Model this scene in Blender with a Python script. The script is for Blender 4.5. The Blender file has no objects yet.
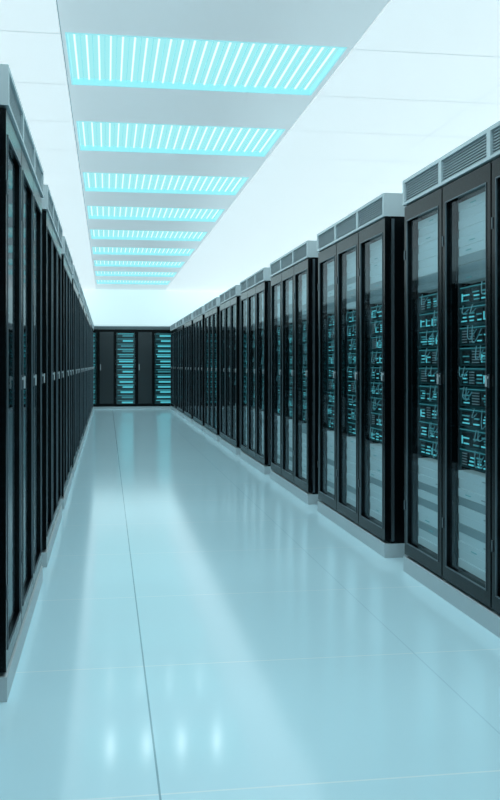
import bpy, math, random
from mathutils import Vector

scene = bpy.context.scene
scene.view_settings.view_transform = 'Standard'
scene.view_settings.look = 'None'
scene.view_settings.exposure = 0.0

# ------------------------------------------------------------------ constants
F = 930.0
PSI = math.atan(143.0 / F)
CAM_H = 1.16
XR, XL = 1.668, -0.36
PER = 2.16
RACK_W, RACK_D, RACK_H = 1.80, 1.10, 2.195
CEIL = 3.26
Y_BACK = 24.80
ROOM = dict(x0=-2.2, x1=3.5, y0=-3.9, y1=26.2)

# ------------------------------------------------------------------ materials
def new_mat(name):
    m = bpy.data.materials.new(name); m.use_nodes = True
    nt = m.node_tree
    for n in list(nt.nodes): nt.nodes.remove(n)
    out = nt.nodes.new('ShaderNodeOutputMaterial')
    return m, nt, out

def pbr(name, col, rough=0.5, metal=0.0, spec=0.5, emis=None, estr=0.0):
    m, nt, out = new_mat(name)
    b = nt.nodes.new('ShaderNodeBsdfPrincipled')
    b.inputs['Base Color'].default_value = (*col, 1)
    b.inputs['Roughness'].default_value = rough
    b.inputs['Metallic'].default_value = metal
    b.inputs['Specular IOR Level'].default_value = spec
    if emis:
        b.inputs['Emission Color'].default_value = (*emis, 1)
        b.inputs['Emission Strength'].default_value = estr
    nt.links.new(b.outputs[0], out.inputs[0])
    return m

def math_node(nt, op, a, b=None):
    n = nt.nodes.new('ShaderNodeMath'); n.operation = op
    for i, v in enumerate((a, b)):
        if v is None: continue
        if isinstance(v, (int, float)): n.inputs[i].default_value = v
        else: nt.links.new(v, n.inputs[i])
    return n.outputs[0]

def line_mask(nt, coord, origin, pitch, halfw):
    t = math_node(nt, 'SUBTRACT', coord, origin)
    t = math_node(nt, 'DIVIDE', t, pitch)
    t = math_node(nt, 'ADD', t, 0.5)
    t = math_node(nt, 'FLOORED_MODULO', t, 1.0)
    t = math_node(nt, 'SUBTRACT', t, 0.5)
    t = math_node(nt, 'ABSOLUTE', t)
    return math_node(nt, 'LESS_THAN', t, halfw / pitch)

def mixcol(nt, fac, a, b):
    n = nt.nodes.new('ShaderNodeMix'); n.data_type = 'RGBA'
    if isinstance(fac, (int, float)): n.inputs[0].default_value = fac
    else: nt.links.new(fac, n.inputs[0])
    for i, v in ((6, a), (7, b)):
        if isinstance(v, tuple): n.inputs[i].default_value = (*v, 1)
        else: nt.links.new(v, n.inputs[i])
    return n.outputs[2]

def tiled(name, base, lx, ly, ox, oy, px, py, wx, wy, rough, spec, estr=0.0, ecol=(1, 1, 1), ex=0.0, faint=None):
    m, nt, out = new_mat(name)
    b = nt.nodes.new('ShaderNodeBsdfPrincipled')
    g = nt.nodes.new('ShaderNodeNewGeometry')
    s = nt.nodes.new('ShaderNodeSeparateXYZ')
    nt.links.new(g.outputs['Position'], s.inputs[0])
    mx = line_mask(nt, s.outputs[0], ox, px, wx)
    my = line_mask(nt, s.outputs[1], oy, py, wy)
    c = mixcol(nt, my, base, ly)
    if faint:
        c = mixcol(nt, line_mask(nt, s.outputs[0], ox+px/2, px, wx), c, faint)
    c = mixcol(nt, mx, c, lx)
    nt.links.new(c, b.inputs['Base Color'])
    b.inputs['Roughness'].default_value = rough
    b.inputs['Specular IOR Level'].default_value = spec
    if estr > 0:
        e = math_node(nt, 'MAXIMUM', mx, my)
        e = math_node(nt, 'MULTIPLY', e, -ex * estr)
        e = math_node(nt, 'ADD', e, estr)
        b.inputs['Emission Color'].default_value = (*ecol, 1)
        nt.links.new(e, b.inputs['Emission Strength'])
    nt.links.new(b.outputs[0], out.inputs[0])
    return m

def glass_mat():
    m, nt, out = new_mat('door_glass')
    tr = nt.nodes.new('ShaderNodeBsdfTransparent'); tr.inputs[0].default_value = (0.86, 0.95, 0.97, 1)
    gl = nt.nodes.new('ShaderNodeBsdfGlossy'); gl.inputs['Roughness'].default_value = 0.03
    gl.inputs[0].default_value = (0.85, 0.95, 1.0, 1)
    fr = nt.nodes.new('ShaderNodeFresnel'); fr.inputs['IOR'].default_value = 1.45
    k = math_node(nt, 'MULTIPLY', fr.outputs[0], 0.5)
    mx = nt.nodes.new('ShaderNodeMixShader')
    nt.links.new(k, mx.inputs[0]); nt.links.new(tr.outputs[0], mx.inputs[1]); nt.links.new(gl.outputs[0], mx.inputs[2])
    nt.links.new(mx.outputs[0], out.inputs[0])
    return m

TEAL = (0.13, 0.68, 0.78)
M = {}
M['frame'] = pbr('frame_black', (0.002, 0.0035, 0.0045), 0.22, spec=0.13)
M['silver'] = pbr('cap_silver', (0.50, 0.57, 0.60), 0.42, metal=0.0, spec=0.4)
M['grille'] = pbr('grille_dark', (0.09, 0.12, 0.13), 0.5, metal=0.2)
M['louver'] = pbr('grille_louver', (0.30, 0.36, 0.39), 0.45, metal=0.2)
M['glass'] = glass_mat()
M['grey'] = pbr('glass_reflect_grey', (0.32, 0.41, 0.45), 0.4, metal=0.1, emis=(0.48, 0.80, 0.87), estr=0.20)  # pale door-glass reflection put into colour and emission
M['greyd'] = pbr('unit_reflect_grey_dark', (0.15, 0.20, 0.23), 0.4, metal=0.1, emis=(0.4, 0.78, 0.85), estr=0.09)  # darker reflection bands with painted-in glow; also real unit fittings
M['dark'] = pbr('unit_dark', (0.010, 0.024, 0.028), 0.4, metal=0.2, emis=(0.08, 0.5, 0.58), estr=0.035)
M['teal'] = pbr('led_teal', (0.02, 0.2, 0.22), 0.4, emis=TEAL, estr=0.68)
M['tealdim'] = pbr('led_teal_dim', (0.02, 0.12, 0.14), 0.4, emis=TEAL, estr=0.24)
M['inner'] = pbr('rack_interior', (0.004, 0.008, 0.010), 0.6)
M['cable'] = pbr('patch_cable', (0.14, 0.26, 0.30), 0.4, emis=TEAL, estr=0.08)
M['edge'] = pbr('edge_strip', (0.11, 0.14, 0.16), 0.35, metal=0.6)
M['solid'] = pbr('solid_door', (0.018, 0.026, 0.030), 0.3)
KEYS = list(M.keys())
KI = {k: i for i, k in enumerate(KEYS)}

# ------------------------------------------------------------------ mesh builder
class MB:
    def __init__(self): self.v = []; self.f = []; self.m = []
    def box(self, x0, x1, y0, y1, z0, z1, mat):
        b = len(self.v)
        self.v += [(x0,y0,z0),(x1,y0,z0),(x1,y1,z0),(x0,y1,z0),(x0,y0,z1),(x1,y0,z1),(x1,y1,z1),(x0,y1,z1)]
        for q in ((0,3,2,1),(4,5,6,7),(0,1,5,4),(1,2,6,5),(2,3,7,6),(3,0,4,7)):
            self.f.append(tuple(b+i for i in q)); self.m.append(mat)
    def quad(self, pts, mat):
        b = len(self.v); self.v += pts; self.f.append((b,b+1,b+2,b+3)); self.m.append(mat)
    def tube(self, pts, r, mat, n=5):
        b = len(self.v)
        P = [Vector(p) for p in pts]
        for i, p in enumerate(P):
            t = (P[min(i+1, len(P)-1)] - P[max(i-1, 0)]).normalized()
            a = t.cross(Vector((1, 0, 0)))
            if a.length < 1e-3: a = t.cross(Vector((0, 0, 1)))
            a.normalize(); c = t.cross(a)
            for k in range(n):
                w = 2*math.pi*k/n
                self.v.append(tuple(p + a*math.cos(w)*r + c*math.sin(w)*r))
        for i in range(len(P)-1):
            for k in range(n):
                self.f.append((b+i*n+k, b+i*n+(k+1)%n, b+(i+1)*n+(k+1)%n, b+(i+1)*n+k)); self.m.append(mat)
    def mesh(self, name, mats):
        me = bpy.data.meshes.new(name)
        me.from_pydata(self.v, [], self.f)
        for m in mats: me.materials.append(m)
        me.polygons.foreach_set('material_index', self.m)
        me.update()
        return me

def add_obj(name, me, loc=(0,0,0), rz=0.0, parent=None):
    o = bpy.data.objects.new(name, me)
    o.location = loc; o.rotation_euler = (0, 0, rz)
    scene.collection.objects.link(o)
    if parent: o.parent = parent
    return o

RMATS = [M[k] for k in KEYS]

def cap_and_plinth(b, w, bays, bw):
    K = KI
    b.box(-0.02, RACK_D, 0, w, 0.0, 0.085, K['silver'])
    b.box(0.0, RACK_D, 0, w, 2.055, RACK_H, K['silver'])
    b.box(-0.025, 0.0, 0, w, RACK_H-0.018, RACK_H, K['silver'])
    b.box(-0.025, 0.0, 0, w, 2.055, 2.068, K['silver'])
    b.box(-0.025, 0.0, 0, 0.03, 2.068, RACK_H-0.018, K['silver'])
    b.box(-0.025, 0.0, w-0.03, w, 2.068, RACK_H-0.018, K['silver'])
    for i in range(bays):
        y0, y1 = i*bw+0.03, (i+1)*bw-0.012
        if i < bays-1:
            b.box(-0.025, 0.0, y1, y1+0.042, 2.068, RACK_H-0.018, K['silver'])
        else: y1 = w-0.03
        b.box(-0.006, 0.0, y0, y1, 2.068, RACK_H-0.018, K['grille'])
        for s in range(8):
            z = 2.073 + s*0.0132
            b.box(-0.015, -0.006, y0, y1, z, z+0.006, K['louver'])

def build_rack(seed):
    rnd = random.Random(seed)
    b = MB(); K = KI
    w = RACK_W; bays = 3; bw = 0.6
    cap_and_plinth(b, w, bays, bw)
    b.box(0.11, RACK_D-0.005, 0.004, w-0.004, 0.085, 2.055, K['inner'])
    for (ya, yb) in ((0.0, 0.004), (w-0.004, w)):
        b.box(0.02, RACK_D-0.005, ya, yb, 0.085, 2.055, K['frame'])
    for ya, yb in ((-0.006, 0.0), (w, w+0.006)):
        b.box(0.09, RACK_D-0.06, ya, yb, 0.13, 2.01, K['frame'])
        b.box(0.022, 0.040, ya, yb, 0.10, 2.04, K['edge'])
    b.box(0.02, 0.11, 0.004, w-0.004, 0.085, 0.155, K['frame'])
    b.box(0.02, 0.11, 0.004, w-0.004, 1.97, 2.055, K['frame'])
    for i in range(bays+1):
        yc = i*bw
        ya, yb = max(0.004, yc-0.045), min(w-0.004, yc+0.045)
        b.box(0.02, 0.11, ya, yb, 0.155, 1.97, K['frame'])
    for i in range(bays):
        y0, y1 = i*bw+0.008, (i+1)*bw-0.008
        for (a, c) in ((y0, y0+0.042), (y1-0.042, y1)):
            b.box(-0.016, 0.016, a, c, 0.10, 2.045, K['frame'])
        b.box(-0.016, 0.016, y0+0.042, y1-0.042, 0.10, 0.165, K['frame'])
        b.box(-0.016, 0.016, y0+0.042, y1-0.042, 1.965, 2.045, K['frame'])
        g0, g1 = y0+0.042, y1-0.042
        for (a, c) in ((g0, g0+0.005), (g1-0.005, g1)):
            b.box(-0.019, -0.012, a, c, 0.165, 1.965, K['edge'])
        b.box(-0.019, -0.012, g0, g1, 0.165, 0.170, K['edge'])
        b.box(-0.019, -0.012, g0, g1, 1.960, 1.965, K['edge'])
        b.quad([(-0.002, g0, 0.165), (-0.002, g0, 1.965), (-0.002, g1, 1.965), (-0.002, g1, 0.165)], K['glass'])
        hy = y0+0.016
        b.box(-0.020, -0.016, hy-0.006, hy+0.006, 1.06, 1.12, K['edge'])
        b.box(-0.030, -0.020, hy-0.004, hy+0.004, 1.10, 1.11, K['silver'])
        b.box(-0.033, -0.027, hy-0.004, hy+0.004, 1.065, 1.115, K['silver'])
        for hz in (0.35, 1.75):
            b.box(-0.020, -0.016, y1-0.012, y1-0.002, hz, hz+0.05, K['edge'])
        for (a, c) in ((g0+0.004, g0+0.022), (g1-0.022, g1-0.004)):
            b.box(0.045, 0.06, a, c, 0.16, 1.97, K['edge'])
        u0, u1 = g0+0.026, g1-0.026
        def reflection_stack(za, zb, n, top):  # unit faces stacked in place of grey reflections on the door glass
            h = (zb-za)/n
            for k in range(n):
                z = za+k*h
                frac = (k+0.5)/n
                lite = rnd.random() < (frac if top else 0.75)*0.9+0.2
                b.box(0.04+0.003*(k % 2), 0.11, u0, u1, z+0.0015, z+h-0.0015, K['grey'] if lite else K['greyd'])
                if rnd.random() < 0.7:
                    b.box(0.036, 0.04, u0+0.03, u0+0.06+0.1*rnd.random(), z+h*0.40, z+h*0.50, K['greyd'])
                if rnd.random() < 0.35:
                    a = u0+0.2+0.15*rnd.random()
                    b.box(0.036, 0.04, a, a+0.06, z+h*0.4, z+h*0.48, K['tealdim'])
        reflection_stack(1.56, 1.955, 9, True)
        reflection_stack(0.17, 0.645, 11, False)
        n = 9; h = (1.545-0.66)/n
        for k in range(n):
            z = 0.66+k*h
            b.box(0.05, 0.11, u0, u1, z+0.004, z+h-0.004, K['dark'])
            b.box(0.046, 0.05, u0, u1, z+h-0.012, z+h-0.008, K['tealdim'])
            b.box(0.044, 0.05, u0+0.01, u0+0.05, z+0.02, z+h-0.02, K['greyd'])
            b.box(0.043, 0.044, u0+0.016, u0+0.044, z+0.03, z+0.036, K['teal'])
            cx = u0 + 0.07
            nb = rnd.choice((3, 4))
            bwid = (u1-u0-0.09)/nb
            for q in range(nb):
                a = cx + q*bwid
                c = a + bwid*0.88
                b.box(0.046, 0.05, a, c, z+0.012, z+h-0.020, K['inner'])
                r = rnd.random()
                if r < 0.85:
                    rows = rnd.choice((2, 3, 4))
                    for s in range(rows):
                        zz = z+0.02+s*(h-0.045)/rows
                        le = a+0.008+rnd.random()*0.012
                        b.box(0.041, 0.046, le, le+(c-le)*(0.5+0.45*rnd.random()), zz, zz+0.0065,
                              K['teal'] if rnd.random() < 0.55 else K['tealdim'])
                    if rnd.random() < 0.2:
                        b.box(0.041, 0.046, c-0.009, c-0.004, z+0.02, z+h*0.6, K['teal'])
                else:
                    for s in range(5):
                        b.box(0.042, 0.046, a+0.012, c-0.012, z+0.018+s*0.013, z+0.023+s*0.013, K['greyd'])
            for q in range(2):
                a = u0+0.04+rnd.random()*(u1-u0-0.16)
                dy = 0.03+0.08*rnd.random(); sag = 0.03+0.05*rnd.random()
                pts = []
                for s in range(9):
                    t = s/8
                    pts.append((0.038-0.018*math.sin(math.pi*t), a+dy*t, z+h*0.8 - sag*math.sin(math.pi*t) + 0.02*t))
                b.tube(pts, 0.0026, K['cable'], 4)
    return b.mesh('server_rack_mesh', RMATS)

variants = [build_rack(s) for s in (3, 11, 27, 42)]

for k in range(-3, 10):
    yfar = 5.04 + PER*k
    add_obj('server_rack', variants[k % 4], (XR, yfar-RACK_W, 0), 0)
    add_obj('server_rack', variants[(k+2) % 4], (XL, yfar + 0.05, 0), math.pi)

def build_end_rack(seed):
    rnd = random.Random(seed)
    b = MB(); K = KI
    w = 1.01
    b.box(0.0, 0.9, 0, w, 0.0, 0.06, K['silver'])
    b.box(0.12, 0.9, 0.0, w, 0.06, 2.10, K['frame'])
    b.box(0.0, 0.9, 0, w, 2.10, RACK_H, K['grille'])
    b.box(-0.01, 0.0, 0, w, RACK_H-0.03, RACK_H, K['louver'])
    b.box(0.0, 0.12, 0.58, 1.0, 0.08, 2.08, K['frame'])
    b.box(-0.006, 0.0, 0.61, 0.97, 0.14, 2.03, K['solid'])
    b.box(-0.03, -0.006, 0.94, 0.955, 1.02, 1.18, K['silver'])
    b.box(0.0, 0.12, 0.0, 0.03, 0.06, 2.10, K['frame'])
    b.box(0.0, 0.12, 0.55, 0.58, 0.06, 2.10, K['frame'])
    b.box(0.0, 0.12, 0.03, 0.55, 0.06, 0.12, K['frame'])
    b.box(0.0, 0.12, 0.03, 0.55, 2.02, 2.10, K['frame'])
    n = 14; h = (2.02-0.12)/n
    for k in range(n):
        z = 0.12+k*h
        b.box(0.06, 0.12, 0.05, 0.53, z+0.006, z+h-0.006, K['dark'])
        m = K['teal'] if rnd.random() < 0.8 else K['tealdim']
        b.box(0.05, 0.06, 0.10, 0.48-0.12*rnd.random(), z+h*0.20, z+h*0.52, m)
        b.box(0.05, 0.06, 0.08, 0.50, z+h*0.68, z+h*0.80, K['teal'] if rnd.random() < 0.5 else K['tealdim'])
    b.quad([(0.01, 0.03, 0.12), (0.01, 0.03, 2.02), (0.01, 0.55, 2.02), (0.01, 0.55, 0.12)], K['glass'])
    return b.mesh('network_cabinet_mesh', RMATS)
endv = [build_end_rack(s) for s in (5, 6)]
for n in range(-1, 3):
    add_obj('network_cabinet', endv[n % 2], (0.78 + n*1.01, Y_BACK, 0), math.pi/2)

# ------------------------------------------------------------------ room shell
m_floor = tiled('floor_tiles', (0.60, 0.85, 0.94), (0.24, 0.42, 0.50), (0.80, 0.94, 0.98),
                0.141, 3.60, 2.16, 1.08, 0.003, 0.004, 0.11, 0.48, faint=(0.50, 0.74, 0.84))
m_ceil = tiled('ceiling_panels_added_glow', (0.78, 0.81, 0.83), (0.6, 0.66, 0.68), (0.46, 0.52, 0.54),
               1.61, 5.99+0.02, 1.30, 1.08, 0.003, 0.006, 0.6, 0.3, estr=0.46, ecol=(0.93, 0.985, 1.0), ex=0.4)  # emission added to the ceiling panels to brighten aisle and floor
m_strip = pbr('ceiling_strip_glow', (0.76, 0.80, 0.82), 0.35, emis=(0.90, 0.97, 1.0), estr=0.21)  # strip is no lamp; slight emission added for more light
m_wall = pbr('wall_paint_glow', (0.85, 0.90, 0.92), 0.6, emis=(0.68, 0.97, 1.0), estr=0.50)  # pale paint plus added emission that lifts the room light
m_trim = pbr('ceiling_trim', (0.40, 0.50, 0.54), 0.4)

R = ROOM
def simple(name, boxes, mats):
    b = MB()
    for bx in boxes: b.box(*bx)
    return add_obj(name, b.mesh(name, mats))

simple('floor', [(R['x0']-.1, R['x1']+.1, R['y0']-.1, R['y1']+.1, -0.12, 0.0, 0)], [m_floor])
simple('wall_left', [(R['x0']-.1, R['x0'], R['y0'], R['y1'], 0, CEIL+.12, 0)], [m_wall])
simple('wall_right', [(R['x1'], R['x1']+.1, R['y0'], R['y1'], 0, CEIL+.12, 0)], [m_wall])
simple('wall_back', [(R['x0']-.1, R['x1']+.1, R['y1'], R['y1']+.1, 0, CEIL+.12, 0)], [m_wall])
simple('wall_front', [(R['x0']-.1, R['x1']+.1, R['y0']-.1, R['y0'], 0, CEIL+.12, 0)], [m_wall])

LX0, LX1 = -0.262, 1.572
SX0, SX1 = -0.285, 1.61
LLEN = 1.10
lights = [5.99 + PER*k for k in range(-4, 9)]
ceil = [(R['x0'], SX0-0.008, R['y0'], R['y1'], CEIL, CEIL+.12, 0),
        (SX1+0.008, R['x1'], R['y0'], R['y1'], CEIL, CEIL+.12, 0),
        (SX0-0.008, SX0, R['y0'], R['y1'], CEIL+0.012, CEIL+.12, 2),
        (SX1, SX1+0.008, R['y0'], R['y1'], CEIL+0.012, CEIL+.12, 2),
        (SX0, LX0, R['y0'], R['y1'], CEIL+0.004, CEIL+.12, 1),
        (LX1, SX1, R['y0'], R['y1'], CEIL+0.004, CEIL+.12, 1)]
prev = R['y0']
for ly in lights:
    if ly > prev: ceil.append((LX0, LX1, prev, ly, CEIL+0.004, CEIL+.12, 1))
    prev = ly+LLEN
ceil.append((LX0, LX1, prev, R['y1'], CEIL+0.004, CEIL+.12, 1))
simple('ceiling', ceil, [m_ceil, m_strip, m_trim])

# ---- louvred luminaires
def emit(name, col, s):
    m, nt, out = new_mat(name)
    e = nt.nodes.new('ShaderNodeEmission'); e.inputs[0].default_value = (*col, 1); e.inputs[1].default_value = s
    nt.links.new(e.outputs[0], out.inputs[0]); return m
m_diff = emit('luminaire_diffuser', (0.37, 0.87, 0.91), 1.0)
m_tube = emit('luminaire_tube', (0.74, 0.98, 1.0), 1.25)
m_blade = pbr('luminaire_blade', (0.2, 0.55, 0.6), 0.4, emis=(0.30, 0.85, 0.9), estr=0.55)
m_lframe = pbr('luminaire_frame', (0.25, 0.55, 0.6), 0.4, emis=(0.4, 0.95, 1.0), estr=0.5)
def luminaire():
    b = MB()
    W = LX1-LX0
    b.box(0, W, 0, LLEN, 0.05, 0.07, 0)
    t = 0.012
    b.box(0, t, 0, LLEN, 0.0, 0.05, 3); b.box(W-t, W, 0, LLEN, 0.0, 0.05, 3)
    b.box(t, W-t, 0, t, 0.0, 0.05, 3); b.box(t, W-t, LLEN-t, LLEN, 0.0, 0.05, 3)
    n = 23; p = (W-2*t)/n
    for i in range(n):
        x = t+(i+0.5)*p
        b.box(x-0.006, x+0.006, t, LLEN-t, 0.040, 0.048, 1)
    for i in range(1, n):
        x = t+i*p
        b.box(x-0.002, x+0.002, t, LLEN-t, 0.028, 0.040, 2)
    return b.mesh('ceiling_light_mesh', [m_diff, m_tube, m_blade, m_lframe])
lm = luminaire()
ld = bpy.data.lights.new('floor_fill_spot', 'SPOT')  # unseen spots added at the light panels to brighten the floor
ld.energy = 19; ld.color = (0.84, 0.97, 1.0); ld.shadow_soft_size = 0.0
ld.spot_size = math.radians(150); ld.spot_blend = 1.0
for ly in lights:
    fx = add_obj('ceiling_light_panel', lm, (LX0, ly, CEIL))
    for j, fxx in enumerate((0.3, 0.72, 1.12, 1.54)):
        lo = bpy.data.objects.new('fill_spot_%d' % (j+1), ld)
        scene.collection.objects.link(lo)
        lo.parent = fx; lo.location = (fxx, LLEN/2, 0.0)

# ------------------------------------------------------------------ world + camera
wd = bpy.data.worlds.new('World'); scene.world = wd; wd.use_nodes = True
wd.node_tree.nodes['Background'].inputs[0].default_value = (0.7, 0.9, 1.0, 1)
wd.node_tree.nodes['Background'].inputs[1].default_value = 0.3

cam = bpy.data.cameras.new('camera')
co = bpy.data.objects.new('camera', cam); scene.collection.objects.link(co)
co.location = (0, 0, CAM_H)
co.rotation_euler = (math.pi/2, 0, -PSI)
cam.sensor_fit = 'AUTO'; cam.sensor_width = 36
cam.lens = F/800*36
cam.shift_y = -35/800
cam.clip_start = 0.02
scene.camera = co
